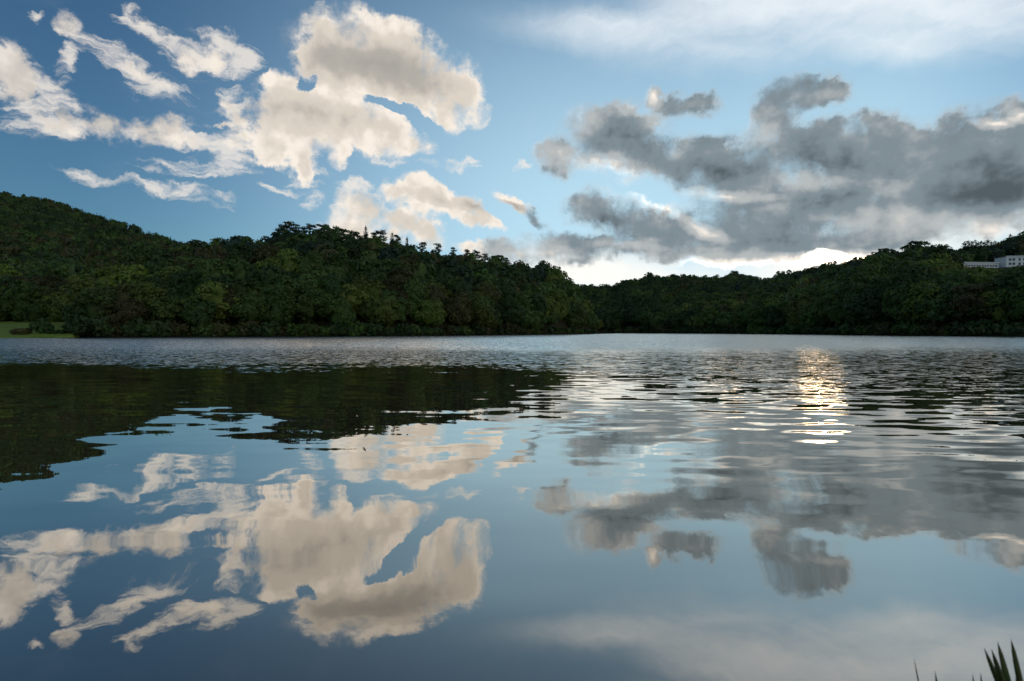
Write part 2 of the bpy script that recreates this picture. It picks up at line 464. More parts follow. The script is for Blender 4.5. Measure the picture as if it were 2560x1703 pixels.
FAR_SHORE = [(.0, 420), (.2, 410), (.35, 335), (.5, 275), (.7, 212), (.9, 172), (1.0, 160), (1.5, 150), (2.4, 130)]
FAR_CREST = [(.0, 520), (.2, 520), (.35, 480), (.5, 430), (.7, 390), (.9, 372), (1.0, 370), (1.5, 350), (2.4, 300)]
FAR_TOPS = [(.0, .090), (.13, .089), (.19, .091), (.23, .099), (.273, .108), (.324, .112), (.375, .108), (.409, .104), (.4255, .112),
            (.46, .108), (.493, .104), (.527, .110), (.57, .119), (.612, .127), (.655, .133), (.697, .146), (.74, .152), (.765, .156),
            (.80, .158), (.85, .160), (.884, .166), (.943, .170), (.97, .182), (1.0, .192), (1.1, .21), (1.5, .24), (2.4, .2)]
class FarHill(Hill):
    # a levelled terrace carries the white buildings, with easier ground below it
    def shape(self, t, y, z):
        w_ = np.clip((t - .82) / .06, 0, 1)
        low = np.minimum(z, .092 * y + EYE)
        flat = np.interp(y, [296, 304, 334, 352], [0, 39.6, 40.6, 70])
        cut = np.where(y < 300, low, np.minimum(z, np.maximum(flat, low)))
        return z + (cut - z) * w_
far_hill = FarHill('far_hill', FAR_SHORE, FAR_CREST, skyline(FAR_TOPS, FAR_CREST, 12.0), 12, 0.82, 7)

headland.build(-.86, .2, 120, 1.9)
left_hill.build(-2.4, -.3, 90, 1.8)
far_hill.build(0.0, 2.4, 140, 1.8)

# low ground under the lake and out to the horizon
gx = np.array([-9000, -2500, -600, 0, 600, 2500, 9000.0])
gy = np.array([-9000, -2000, -300, 200, 700, 2500, 9000.0])
GX, GY = np.meshgrid(gx, gy, indexing='ij')
v = np.stack([GX, GY, np.full_like(GX, -3.0)], -1).reshape(-1, 3)
f = [(i * 7 + j, (i + 1) * 7 + j, (i + 1) * 7 + j + 1, i * 7 + j + 1) for i in range(6) for j in range(6)]
tag(put('ground', mesh_from('ground', v, f), MAT_BED), kind='structure')

# bank on which the viewer stands, running out under the shallows
bx = np.linspace(-60, 60, 61)
by = np.concatenate([np.linspace(-60, -2, 16), np.linspace(-1.5, 5, 27)])
BX, BY = np.meshgrid(bx, by, indexing='ij')
edge = 1.25 + 0.35 * np.sin(BX * 0.7) + 0.2 * np.sin(BX * 1.9 + 1) + np.clip(BX - 1.2, 0, 3) * 0.35
BZ = np.where(BY < edge, np.minimum((edge - BY) * 0.13, 1.4), (edge - BY) * 0.28) + 0.02
v = np.stack([BX, BY, BZ], -1).reshape(-1, 3)
nb = len(by)
f = np.array([(i * nb + j, (i + 1) * nb + j, (i + 1) * nb + j + 1, i * nb + j + 1) for i in range(60) for j in range(nb - 1)])
tag(put('shore_bank', mesh_from('shore_bank', v, f, True), MAT_BANK), kind='structure')

# mown meadow on the left-hand shore
def lawn_z(x, y):
    t = x / y
    return 0.15 + np.clip((y - 116) / 50, 0, 1.2) ** 0.8 * 4.2 + (value_noise(x / 9 + 300, y / 9 + 70, 2) - .5) * .4
lt = np.linspace(-1.5, -.80, 70)
ls = np.concatenate([[-.06, -.02], np.linspace(0.0, 1, 36)])
LT, LS = np.meshgrid(lt, ls, indexing='ij')
front = 117 + 45 * np.clip((LT + .865) / .05, 0, 1) ** 1.5 + 3 * np.sin(LT * 40) + 2 * np.sin(LT * 95 + 1)
LY = front + LS * (178 - front)
LX = LT * LY
LZ = np.where(LS < 0, LS * 22, lawn_z(LX, LY))
v = np.stack([LX, LY, LZ], -1).reshape(-1, 3)
nl = len(ls)
f = np.array([(i * nl + j, (i + 1) * nl + j, (i + 1) * nl + j + 1, i * nl + j + 1) for i in range(69) for j in range(nl - 1)])
tag(put('meadow', mesh_from('meadow', v, f, True), MAT_GRASS), kind='structure')

# ------------------------------------------------------------------ the lake
m, q = new_mat('lake_water')
t = q.add('ShaderNodeTexCoord')
P = t.outputs['Object']
X, Y, Z = q.xyz(P)
half = (0.5, 0.5, 0.5)
def slopes(vec, scale, detail, rough=0.5):
    return q.vmath('SUBTRACT', q.noise(vec, scale, detail, rough).outputs['Color'], half)
# slow swell in the sheltered water: long low crests roughly along x
swell_v = q.vmath('MULTIPLY', P, (0.30, 0.95, 1.0))
swell = q.vmath('MULTIPLY', slopes(swell_v, 1.0, 2.0, 0.5), (0.038, 0.060, 0.0))
# fine capillary lines
lines_v = q.vmath('MULTIPLY', P, (1.0, 3.0, 1.0))
lines = q.vmath('MULTIPLY', slopes(lines_v, 1.0, 1.5, 0.5), (0.06, 0.17, 0.0))
# wind ripples out in the open
chop_v = q.vmath('MULTIPLY', P, (2.6, 5.5, 1.0))
cs = q.xyz(slopes(chop_v, 1.0, 2.5, 0.55))
lean = q.math('SUBTRACT', q.math('MULTIPLY', cs[1], 0.9), q.math('MULTIPLY', q.math('ABSOLUTE', cs[1]), 1.1))     # steeper faces towards the near bank
chop = q.vec(q.math('MULTIPLY', cs[0], 0.7), lean, 0.0)
# wind pattern: ruffled beyond about 20 m, glassy inside; a cat's-paw over on the right comes closer
patch = q.noise(q.vmath('MULTIPLY', P, (0.07, 0.16, 1.0)), 1.0, 6, 0.66).outputs['Fac']
side = q.step(X, -1.0, 9.0)
start = q.math('MULTIPLY_ADD', side, -12.0, 21.0)
start = q.math('MULTIPLY_ADD', q.math('SUBTRACT', patch, 0.5), q.math('MULTIPLY', start, 1.1), start)
reach = q.math('DIVIDE', Y, start)
amp = q.step(reach, 0.9, q.math('MULTIPLY_ADD', side, 1.2, 1.4))
open_l = q.step(Y, 22.0, 60.0, 1.0, 1.7)
open_r = q.step(Y, 18.0, 70.0, 0.42, 0.9)
fetch = q.step(Y, 26.0, 60.0)
amp = q.math('MULTIPLY', amp, q.step(side, 0.0, 1.0, open_l, open_r))
amp_lines = q.math('MULTIPLY', q.step(reach, 0.08, 0.6), q.step(side, 0.0, 1.0, 0.55, 1.0))
def scale_v(v, s):
    return q.vmath('SCALE', v, scale=s)
# spreading wavelets over on the right, crests slightly oblique
bend = q.noise(q.vmath('MULTIPLY', P, (0.10, 0.22, 1.0)), 1.0, 2, 0.5).outputs['Fac']
ph = q.math('MULTIPLY_ADD', bend, 26.0, q.math('MULTIPLY_ADD', X, 1.6, q.math('MULTIPLY', Y, 9.5)))
wl = q.math('MULTIPLY', q.math('MULTIPLY', q.step(X, -0.5, 3.5), q.step(Y, 3.2, 7.0)), q.step(patch, 0.38, 0.60, 0.25, 1.0))
wavelet = q.math('MULTIPLY', q.math('MULTIPLY', q.math('SINE', ph), wl), 0.013)
tot = q.vmath('ADD', q.vmath('ADD', q.vmath('ADD', swell, q.vec(q.math('MULTIPLY', wavelet, 0.17), wavelet, 0.0)), scale_v(lines, amp_lines)), scale_v(chop, amp))
nrm = q.vmath('NORMALIZE', q.vmath('ADD', tot, q.vec(0.0, q.math('MULTIPLY', fetch, -0.11), 1.0)))
lw = q.add('ShaderNodeLayerWeight')
lw.inputs['Blend'].default_value = 0.5
q.put(lw.inputs['Normal'], nrm)
refl = q.math('MULTIPLY_ADD', q.math('POWER', lw.outputs['Facing'], 1.5), 0.92, 0.08)
deep = q.add('ShaderNodeBsdfDiffuse')
deep.inputs['Color'].default_value = (.07, .045, .025, 1)
gl = q.add('ShaderNodeBsdfGlossy')
gl.inputs['Color'].default_value = (.97, .93, .86, 1)
q.put(gl.inputs['Roughness'], q.math('MULTIPLY_ADD', amp, 0.02, 0.004))
q.put(gl.inputs['Normal'], nrm)
mx = q.add('ShaderNodeMixShader')
q.put(mx.inputs[0], refl)
q.l.new(deep.outputs[0], mx.inputs[1])
q.l.new(gl.outputs[0], mx.inputs[2])
MAT_WATER = finish(m, q, mx.outputs[0])
wx = np.linspace(-700, 900, 33)
wy = np.linspace(-40, 900, 21)
WX, WY = np.meshgrid(wx, wy, indexing='ij')
v = np.stack([WX, WY, np.zeros_like(WX)], -1).reshape(-1, 3)
f = [(i * 21 + j, (i + 1) * 21 + j, (i + 1) * 21 + j + 1, i * 21 + j + 1) for i in range(32) for j in range(20)]
tag(put('lake', mesh_from('lake', v, f), MAT_WATER), kind='structure')

# ------------------------------------------------------------------ foliage materials
def leaf_material(name, per_tree):
    m, q = new_mat(name)
    if per_tree == 'object':
        base = q.add('ShaderNodeObjectInfo').outputs['Color']
    else:
        a = q.add('ShaderNodeAttribute')
        a.attribute_name = 'tree_tone'
        base = a.outputs['Color']
    a = q.add('ShaderNodeAttribute')
    a.attribute_name = 'leaf_tone'
    lt = a.outputs['Fac']
    hsv = q.add('ShaderNodeHueSaturation')
    q.put(hsv.inputs['Hue'], q.step(lt, 0, 1, 0.485, 0.515, 'LINEAR'))
    q.put(hsv.inputs['Saturation'], q.step(lt, 0, 1, 0.9, 1.1, 'LINEAR'))
    q.put(hsv.inputs['Value'], q.step(lt, 0, 1, 0.78, 1.38, 'LINEAR'))
    q.put(hsv.inputs['Color'], base)
    c = hsv.outputs[0]
    b = q.add('ShaderNodeBsdfPrincipled')
    q.put(b.inputs['Base Color'], c)
    b.inputs['Roughness'].default_value = 0.6
    b.inputs['Specular IOR Level'].default_value = 0.25
    tr = q.add('ShaderNodeBsdfTranslucent')
    q.put(tr.inputs['Color'], q.mix(1.0, c, (1.1, 1.2, 0.5, 1), 'MULTIPLY'))
    mx = q.add('ShaderNodeMixShader')
    mx.inputs[0].default_value = 0.3
    q.l.new(b.outputs[0], mx.inputs[1])
    q.l.new(tr.outputs[0], mx.inputs[2])
    return finish(m, q, mx.outputs[0])

MAT_LEAF = leaf_material('tree_leaves', 'object')
MAT_WOOD = leaf_material('wood_leaves', 'attribute')

# ------------------------------------------------------------------ crown shapes (arrays of small leaf sprays)
def unit(v):
    return v / np.maximum(np.linalg.norm(v, axis=-1, keepdims=True), 1e-9)

def sprays(centre, normal, size, g):
    """irregular four-cornered leaf sprays, one per point"""
    n = len(centre)
    normal = unit(normal)
    r = g.normal(size=(n, 3))
    u = unit(np.cross(normal, r))
    w = np.cross(normal, u)
    k = g.uniform(0.6, 1.3, (n, 4, 1))
    s = size[:, None]
    ang = [(1, .15), (-.1, 1), (-1, -.2), (.2, -.9)]
    vs = np.stack([centre + s * k[:, i] * (a * u + b * w * 0.8) for i, (a, b) in enumerate(ang)], 1)
    bend = normal[:, None] * s[:, None] * g.normal(0, .22, (n, 4, 1))
    vs = (vs + bend).reshape(-1, 3)
    f = np.arange(4 * n).reshape(n, 4)
    return vs, f

def ball(centre, rad, nu=9, nv=6, g=None, rough=0.12):
    th = np.linspace(0, 2 * np.pi, nu, endpoint=False)
    ph = np.linspace(-1.45, 1.45, nv)
    T, Ph = np.meshgrid(th, ph, indexing='ij')
    d = np.stack([np.cos(T) * np.cos(Ph), np.sin(T) * np.cos(Ph), np.sin(Ph)], -1)
    if g is not None:
        d = d * (1 + g.normal(0, rough, d.shape[:2] + (1,)))
    v = (np.array(centre) + d * np.array(rad)).reshape(-1, 3)
    i, j = np.meshgrid(np.arange(nu), np.arange(nv - 1), indexing='ij')
    a = (i * nv + j)
    b = ((i + 1) % nu) * nv + j
    f = np.stack([a, b, b + 1, a + 1], -1).reshape(-1, 4)
    return v, f

def join(parts):
    vs, fs, o = [], [], 0
    for v, f in parts:
        vs.append(v)
        fs.append(f + o)
        o += len(v)
    return np.concatenate(vs), np.concatenate(fs)

def broadleaf(seed, n_lobes=24, per=92, leaf=0.40, wide=4.3, tall=5.4, mid=6.2, core=True, lobe=(1.4, 2.5)):
    """crown of a broadleaved tree about 12 m high: many leafy lobes with hollows between them"""
    g = np.random.default_rng(seed)
    parts = []
    if core:
        parts.append(ball((0, 0, mid - .4), (wide * .66, wide * .66, tall * .74), 10, 7, g))
    d = unit(g.normal(size=(n_lobes * 3, 3)))
    keep = []                                       # spread the lobes evenly over the crown
    for c in d:
        if all(np.dot(c, e) < 1 - 1.5 / n_lobes for e in keep):
            keep.append(c)
        if len(keep) == n_lobes:
            break
    lean = g.normal(0, .35, 2)
    for c in keep:
        rr = g.uniform(*lobe)
        shrink = g.uniform(.74, 1.02)
        taper = 1 - .25 * max(c[2], 0) ** 2
        pos = np.array([c[0] * wide * shrink * taper + lean[0] * c[2], c[1] * wide * shrink * taper + lean[1] * c[2], mid + c[2] * (tall - rr * .6) * shrink])
        dirs = unit(g.normal(size=(per, 3)) + c * .75 + np.array([0, 0, .35]))
        rad = rr * g.uniform(.72, 1.08, (per, 1)) * np.array([1, 1, .8])
        pts = pos + dirs * rad
        nor = dirs + g.normal(0, .32, (per, 3)) + np.array([0, 0, .2])
        parts.append(sprays(pts, nor, leaf * g.uniform(.55, 1.25, per), g))
    return join(parts)

def scots_pine(seed):
    """bare stem, flat irregular plates of needles near the top"""
    g = np.random.default_rng(seed)
    parts = []
    for kx in range(13):
        a = g.uniform(0, 2 * np.pi)
        h = g.uniform(5.6, 11.5)
        reach = g.uniform(.4, 3.0) * (1.15 - .55 * (h - 5.6) / 6)
        pos = np.array([np.cos(a) * reach, np.sin(a) * reach, h])
        per = 60
        dirs = unit(g.normal(size=(per, 3)))
        pts = pos + dirs * np.array([1.3, 1.3, .55]) * g.uniform(.5, 1.1, (per, 1))
        parts.append(sprays(pts, dirs + np.array([0, 0, .6]) + g.normal(0, .5, (per, 3)), .30 * g.uniform(.6, 1.25, per), g))
    return join(parts)

def spruce(seed, height=13.0, wide=2.5):
    """pointed conifer: whorls of drooping boughs"""
    g = np.random.default_rng(seed)
    parts = [ball((0, 0, height * .38), (wide * .38, wide * .38, height * .36), 8, 6, g)]
    h = 1.0
    while h < height - .3:
        fr = 1 - h / height
        rad = wide * fr ** .8 + .38
        nb = max(4, int(10 * fr) + 3)
        a0 = g.uniform(0, 6)
        for b in range(nb):
            a = a0 + 2 * np.pi * b / nb + g.normal(0, .15)
            per = max(4, int(11 * fr) + 3)
            s = g.uniform(.2, 1, per) * g.uniform(.8, 1.12)
            out = np.array([np.cos(a), np.sin(a), 0])
            pts = out * (s * rad)[:, None] + np.array([0, 0, 1]) * (h - .45 * s * rad)[:, None] + g.normal(0, .13, (per, 3))
            nor = np.array([0, 0, 1]) + out * .6 + g.normal(0, .4, (per, 3))
            parts.append(sprays(pts, nor, (.27 + .17 * fr) * g.uniform(.7, 1.3, per), g))
        h += .55 + .25 * fr
    top = np.stack([np.zeros(6), np.zeros(6), np.linspace(height - .8, height + .1, 6)], -1)
    parts.append(sprays(top, g.normal(size=(6, 3)) + np.array([1, 0, 0]), np.full(6, .22), g))
    return join(parts)

def crown_mesh(name, vf, seed):
    v, f = vf
    me = mesh_from(name, v, f)
    g = np.random.default_rng(seed + 500)
    tone = np.clip(g.normal(.5, .2, len(me.polygons)), 0, 1)
    a = me.attributes.new('leaf_tone', 'FLOAT', 'FACE')
    a.data.foreach_set('value', tone.astype(np.float32))
    me.materials.append(MAT_LEAF)
    return me

def trunk_mesh(name, height, r0, r1, limbs, seed):
    """tapered stem with limbs"""
    g = np.random.default_rng(seed)
    parts = []
    def tube(p, q_, ra, rb, n=7, seg=4, sway=.12):
        p, q_ = np.array(p, float), np.array(q_, float)
        ax = unit(q_ - p)
        u = unit(np.cross(ax, [.3, .9, .2]))
        w = np.cross(ax, u)
        rings = []
        for i in range(seg + 1):
            s = i / seg
            c = p + (q_ - p) * s + (g.normal(0, sway, 3) * np.array([1, 1, 0]) if 0 < i < seg else 0)
            r = ra + (rb - ra) * s
            an = np.arange(n) * 2 * np.pi / n
            rings.append(c + r * (np.cos(an)[:, None] * u + np.sin(an)[:, None] * w))
        v = np.concatenate(rings)
        f = np.array([(i * n + j, i * n + (j + 1) % n, (i + 1) * n + (j + 1) % n, (i + 1) * n + j) for i in range(seg) for j in range(n)])
        parts.append((v, f))
    tube((0, 0, -1.2), (g.normal(0, .2), g.normal(0, .2), height), r0, r1)
    for i in range(limbs):
        a = g.uniform(0, 2 * np.pi)
        h = height * g.uniform(.35, .9)
        ln = g.uniform(1.5, 3.2)
        tube((0, 0, h), (np.cos(a) * ln, np.sin(a) * ln, h + ln * g.uniform(.35, .9)), r0 * .4, r1 * .5, 5, 3, .08)
    v, f = join(parts)
    me = mesh_from(name, v, f, True)
    me.materials.append(MAT_BARK)
    return me

BROAD = [crown_mesh('crown', broadleaf(s, wide=w, tall=t_, mid=mz), s) for s, w, t_, mz in
         ((1, 4.3, 5.4, 6.3), (2, 4.7, 5.0, 5.9), (3, 4.0, 5.8, 6.7), (4, 4.6, 5.6, 6.4), (5, 5.0, 4.8, 5.7), (6, 4.2, 5.5, 6.3))]
PINE = [crown_mesh('crown', scots_pine(s), s) for s in (21, 22, 23, 24)]
SPRUCE = [crown_mesh('crown', spruce(s, 13, w), s) for s, w in ((31, 2.4), (32, 2.8), (33, 2.1))]
T_BROAD = [trunk_mesh('trunk', 8, .24, .08, 6, s) for s in (41, 42)]
T_PINE = [trunk_mesh('trunk', 10.5, .22, .07, 7, s) for s in (43, 44)]
T_SPRUCE = [trunk_mesh('trunk', 12, .2, .03, 0, 45)]

TONES = {                                            # leaf colours
    'dark green': (.048, .082, .026),
    'mid green': (.082, .132, .033),
    'yellow-green': (.135, .170, .036),
    'olive brown': (.090, .088, .032),
    'blue-green': (.036, .064, .040),
}
def tone(name, g):
    c = np.array(TONES[name]) * g.uniform(.72, 1.34)
    return tuple(np.clip(c * g.uniform(.93, 1.07, 3), 0, 1)) + (1.0,)

def tree(kind, name, loc, scale, turn, color, label, group=None, category='tree', stretch=1.0, i=0):
    crowns, trunks = {'broad': (BROAD, T_BROAD), 'pine': (PINE, T_PINE), 'spruce': (SPRUCE, T_SPRUCE)}[kind]
    e = bpy.data.objects.new(name, None)
    e.empty_display_size = .5
    col.objects.link(e)
    e.location = loc
    e.rotation_euler = (0, 0, turn)
    e.scale = (scale, scale, scale * stretch)
    tag(e, label, category, group)
    c = put('crown', crowns[i % len(crowns)], None, e)
    c.color = color
    t_ = put('trunk', trunks[i % len(trunks)], None, e)
    return e

# ------------------------------------------------------------------ where trees stand
def scatter(hill, t0, t1, s0, s1, step, seed):
    """jittered grid over a hill's visible side; returns x, y"""
    g = np.random.default_rng(seed)
    ymax = max(hill.yc(np.linspace(t0, t1, 20))) * 1.15
    xs = np.arange(-1200, 900, step)
    ys = np.arange(90, ymax, step * .9)
    X, Y = np.meshgrid(xs, ys, indexing='ij')
    X = X + (np.arange(len(ys)) % 2) * step / 2 + g.uniform(-.36, .36, X.shape) * step
    Y = Y + g.uniform(-.36, .36, Y.shape) * step
    X, Y = X.ravel(), Y.ravel()
    t_ = X / Y
    s = (Y - hill.y0(t_)) / (hill.yc(t_) - hill.y0(t_))
    ok = (t_ > t0) & (t_ < t1) & (s > s0) & (s < s1)
    return X[ok], Y[ok], s[ok]

def edge_dist(hill, x, y):
    return y - hill.y0(x / y)

stand = []       # x, y, z, scale, hill, tone
g = np.random.default_rng(77)
# headland
x, y, s = scatter(headland, -.838, .169, 0.004, 1.12, 6.2, 1)
z = headland.z(x, y)
for xi, yi, zi, si in zip(x, y, z, s):
    if headland.zc(np.array(xi / yi)) < 0.3 and si > .3:
        continue
    t_ = xi / yi
    # a clearing with bracken half way up the slope
    if abs(t_ + .335) < .028 and .36 < si < .50:
        continue
    sc = g.uniform(.75, 1.2) if si < .1 else g.uniform(.8, 1.25)
    if t_ > .12:
        sc *= .8
    if si > .75 and t_ < .05:
        sc *= .64
    r = g.random()
    if t_ > .07:
        tn = 'yellow-green' if r < .35 else 'mid green'
    elif si < .35:
        tn = 'yellow-green' if r < .22 else 'mid green' if r < .62 else 'olive brown' if r < .74 else 'dark green'
    elif t_ < -.55:
        tn = 'olive brown' if r < .25 else 'mid green' if r < .45 else 'yellow-green' if r < .52 else 'dark green'
    else:
        tn = 'olive brown' if r < .15 else 'mid green' if r < .35 else 'blue-green' if r < .5 else 'dark green'
    stand.append((xi, yi, zi, sc, 'headland', tn, si))
# right-hand and far shore
x, y, s = scatter(far_hill, .03, 1.16, 0.004, 1.12, 6.3, 2)
z = far_hill.z(x, y)
BUILD_Y = 312
for xi, yi, zi, si in zip(x, y, z, s):
    t_ = xi / yi
    if t_ < .14 and yi < 330:
        continue
    # room for the two white buildings on the slope
    top = (zi + 9 - EYE) / yi
    if .840 < t_ < 1.10 and yi < BUILD_Y + 22:
        if yi > BUILD_Y - 9:
            continue
        if top > .1265:
            continue
    sc = g.uniform(.8, 1.2) * (.92 if si > .8 and t_ > .66 else 1) if si > .12 else g.uniform(.75, 1.25)
    if t_ > .5 and si < .5:
        sc *= 1.0 + .5 * min((t_ - .5) / .25, 1)
    if .840 < t_ < 1.10 and yi < BUILD_Y:
        sc = min(sc, (.1262 * yi + EYE - zi) / 13.4)
        if sc < .3:
            continue
    r = g.random()
    if t_ < .3:
        tn = 'dark green' if r < .7 else 'mid green'
    elif si < .4:
        tn = 'mid green' if r < .55 else 'yellow-green' if r < .72 else 'olive brown' if r < .76 else 'dark green'
    else:
        tn = 'dark green' if r < .5 else 'mid green' if r < .72 else 'olive brown' if r < .86 else 'blue-green'
    stand.append((xi, yi, zi, sc, 'far', tn, si))
# foot of the left-hand hill, behind the meadow
x, y, s = scatter(left_hill, -1.12, -.84, 0.004, .14, 6.0, 3)
z = left_hill.z(x, y)
for xi, yi, zi, si in zip(x, y, z, s):
    r = g.random()
    tn = 'mid green' if r < .4 else 'yellow-green' if r < .5 else 'dark green' if r < .85 else 'olive brown'
    stand.append((xi, yi, zi, g.uniform(.8, 1.15), 'left', tn, si))

# the 300 that show largest stand as single trees, the others make up the woods
def shown(a):
    x, y, z, sc, hill, tn, si = a
    t_ = abs(x / y)
    if t_ > 1.03:
        return 0
    front = {'headland': headland, 'far': far_hill, 'left': left_hill}[hill]
    d_edge = y - float(front.y0(np.array(x / y)))
    hidden = 0.45 + .55 * math.exp(-max(d_edge - 7, 0) / 9) if si < .8 else .5
    return sc / y * hidden
order = sorted(range(len(stand)), key=lambda i: -shown(stand[i]))
single = set(order[:296])

def named_place(hill, t_, si):
    """where a tree stands, told by things one can find"""
    if hill == 'left':
        return 'at the foot of the high hill behind the meadow'
    low = si < .16
    if hill == 'headland':
        part_ = 'beside the meadow' if t_ < -.66 else 'below the ragged pines' if t_ < -.30 else 'below the pointed spruces' if t_ < -.08 else 'near its outer tip'
        return ("at the headland's water edge, " if low else 'up the wooded headland, ') + part_
    part_ = 'across from the headland tip' if t_ < .38 else 'below the ridge saddle' if t_ < .60 else 'below the dome-shaped tree' if t_ < .84 else 'below the white buildings'
    return ("at the far ridge's water edge, " if low else 'up the far ridge, ') + part_
for i in sorted(single):
    x, y, z, sc, hill, tn, si = stand[i]
    where = named_place(hill, x / y, si)
    size = 'small' if sc < .8 else 'tall' if sc > 1.15 else 'rounded'
    label = size + ' ' + tn + ' tree ' + where
    tree('broad', 'broadleaf_tree', (x, y, z), sc, g.uniform(0, 6.28), tone(tn, g), label, label[0:1] + label[1:].replace(' tree ', ' trees ', 1), stretch=g.uniform(.85, 1.2), i=i)

# ------------------------------------------------------------------ woods: the remaining trees of each hill as one mass
LOD = [broadleaf(60 + i, n_lobes=22, per=17, leaf=.72, wide=4.5, tall=5.3, mid=6.0, lobe=(1.4, 2.4)) for i in range(5)]
TINY = [broadleaf(80 + i, n_lobes=13, per=12, leaf=.9, wide=4.4, tall=4.8, mid=5.4, lobe=(1.6, 2.6)) for i in range(4)]
TINY_SPRUCE = []
for i in range(2):
    gg = np.random.default_rng(90 + i)
    hh = gg.uniform(0, 1, 60) ** 1.5
    a = gg.uniform(0, 6.28, 60)
    rr = 2.4 * (1 - hh) + .15
    pts = np.stack([np.cos(a) * rr, np.sin(a) * rr, 1 + hh * 8], -1)
    nn = np.stack([np.cos(a), np.sin(a), np.full(60, .7)], -1)
    TINY_SPRUCE.append(sprays(pts, nn, .35 + .8 * (1 - hh), gg))

def wood(name, items, protos, label, gseed):
    g = np.random.default_rng(gseed)
    vs, fs, tones, leaf, o = [], [], [], [], 0
    for n, (x, y, z, sc, color, pr) in enumerate(items):
        v, f = protos[pr]
        a = g.uniform(0, 6.28)
        ca, sa = math.cos(a), math.sin(a)
        st = g.uniform(.85, 1.2)
        w_ = np.stack([v[:, 0] * ca - v[:, 1] * sa, v[:, 0] * sa + v[:, 1] * ca, v[:, 2] * st], -1) * sc + np.array([x, y, z])
        vs.append(w_)
        fs.append(f + o)
        o += len(v)
        tones.append(np.tile(np.array(color, dtype=np.float32), (len(f), 1)))
        leaf.append(np.clip(g.normal(.5, .2, len(f)), 0, 1))
    v, f = np.concatenate(vs), np.concatenate(fs)
    me = mesh_from(name, v, f)
    a = me.attributes.new('tree_tone', 'FLOAT_COLOR', 'FACE')
    a.data.foreach_set('color', np.concatenate(tones).astype(np.float32).ravel())
    a = me.attributes.new('leaf_tone', 'FLOAT', 'FACE')
    a.data.foreach_set('value', np.concatenate(leaf).astype(np.float32))
    me.materials.append(MAT_WOOD)
    return tag(put(name, me), label, 'woodland', kind='stuff')

for hill, label in (('headland', 'dense mixed wood covering the headland slope'), ('far', 'dense broadleaf wood covering the far ridge')):
    items = [(a[0], a[1], a[2], a[3], tone(a[5], g), i % 5) for i, a in enumerate(stand) if a[4] == hill and i not in single]
    wood(hill.replace('far', 'far_ridge') + '_wood', items, LOD, label, 5)

x, y, s = scatter(left_hill, -1.14, -.50, .02, 1.06, 7.6, 9)
z = left_hill.z(x, y)
items = [(a[0], a[1], a[2], a[3], tone(a[5], g), i % 4) for i, a in enumerate(stand) if a[4] == 'left' and i not in single]
for n, (xi, yi, zi, si) in enumerate(zip(x, y, z, s)):
    if si < .13 and xi / yi < -.84:
        continue
    lump = value_noise(np.array(xi / 60 + 50), np.array(yi / 60 + 50), 31)
    r = g.random() * .6 + lump * .4
    conif = (si > .93 and xi / yi < -.78 and r > .4) or (si > .55 and r > .66)
    tn = 'blue-green' if conif else 'olive brown' if r < .3 else 'mid green' if r < .5 else 'dark green'
    items.append((xi, yi, zi, g.uniform(.52, .86), tone(tn, g), 4 + n % 2 if conif else n % 4))
wood('left_hill_wood', items, TINY + TINY_SPRUCE, 'dark wood covering the high hill behind the meadow', 6)

# ------------------------------------------------------------------ trees that stand out on the skylines
def stand_on(kind, name, hill, t_, top, s, tn, label, group=None, i=0, squat=1.0, drop=0.0):
    """top = slope to the tree's tip; s = how far up the hill it stands; squat > 1 makes it wider"""
    y = float(hill.y0(np.array(t_)) + s * (hill.yc(np.array(t_)) - hill.y0(np.array(t_))))
    x = t_ * y
    z = float(hill.z(np.array(x), np.array(y))) - drop
    full = {'broad': 11.8, 'pine': 12.0, 'spruce': 13.1}[kind]
    h = max(top * y + EYE - z, 4.0)
    sc = h / full
    return tree(kind, name, (x, y, z), sc * squat, g.uniform(0, 6.28), tone(tn, g), label, group, stretch=1 / squat, i=i)

def px(X): return X / 1178.5 - 1
def slope(Yp): return (828 - 1.0861 * Yp) / 1280

PINES = [(612, 546), (641, 530), (655, 520), (668, 513), (683, 520), (700, 526), (718, 519), (738, 521), (752, 519), (770, 530), (786, 527), (806, 534), (822, 536), (862, 538), (876, 534), (912, 545), (560, 546), (540, 549)]
for i, (X, Yp) in enumerate(PINES):
    stand_on('pine', 'scots_pine', headland, px(X), slope(Yp - 4), g.uniform(.95, 1.03), 'dark green' if i % 3 else 'olive brown',
             'ragged tall pine with a bare stem on top of the headland', 'ragged pines on the headland crest', i, g.uniform(1.0, 1.35))
for i, (X, Yp, lab) in enumerate([(842, 519, 'tallest pointed spruce on the headland crest, beside the ragged pines'),
                                  (903, 534, 'second pointed spruce on the headland crest, down the slope from the tallest'),
                                  (937, 544, 'third and smallest pointed spruce on the headland crest')]):
    stand_on('spruce', 'spruce_tree', headland, px(X), slope(Yp), .97, 'blue-green', lab, 'spruces on the headland crest', i)
SPRUCES = [(775, 575, .8), (815, 590, .75), (850, 560, .86), (868, 600, .7), (895, 575, .82), (925, 585, .8), (955, 600, .75), (985, 590, .82), (1010, 605, .78), (760, 610, .62), (830, 625, .55), (880, 632, .55)]
for i, (X, Yp, s) in enumerate(SPRUCES):
    stand_on('spruce', 'spruce_tree', headland, px(X), slope(Yp), s, 'blue-green' if i % 3 else 'dark green',
             'dark spruce standing among broadleaf trees on the upper headland slope', 'spruces on the headland slope', i, 1.25)
for i, (X, Yp) in enumerate([(1043, 569), (1076, 574), (1098, 576), (1118, 583), (1142, 587), (1166, 592), (972, 556), (1008, 560)]):
    stand_on('pine', 'scots_pine', headland, px(X), slope(Yp), 1.0, 'dark green',
             'small round-topped pine on the sloping end of the headland ridge', 'small pines on the headland ridge', i, 1.0)
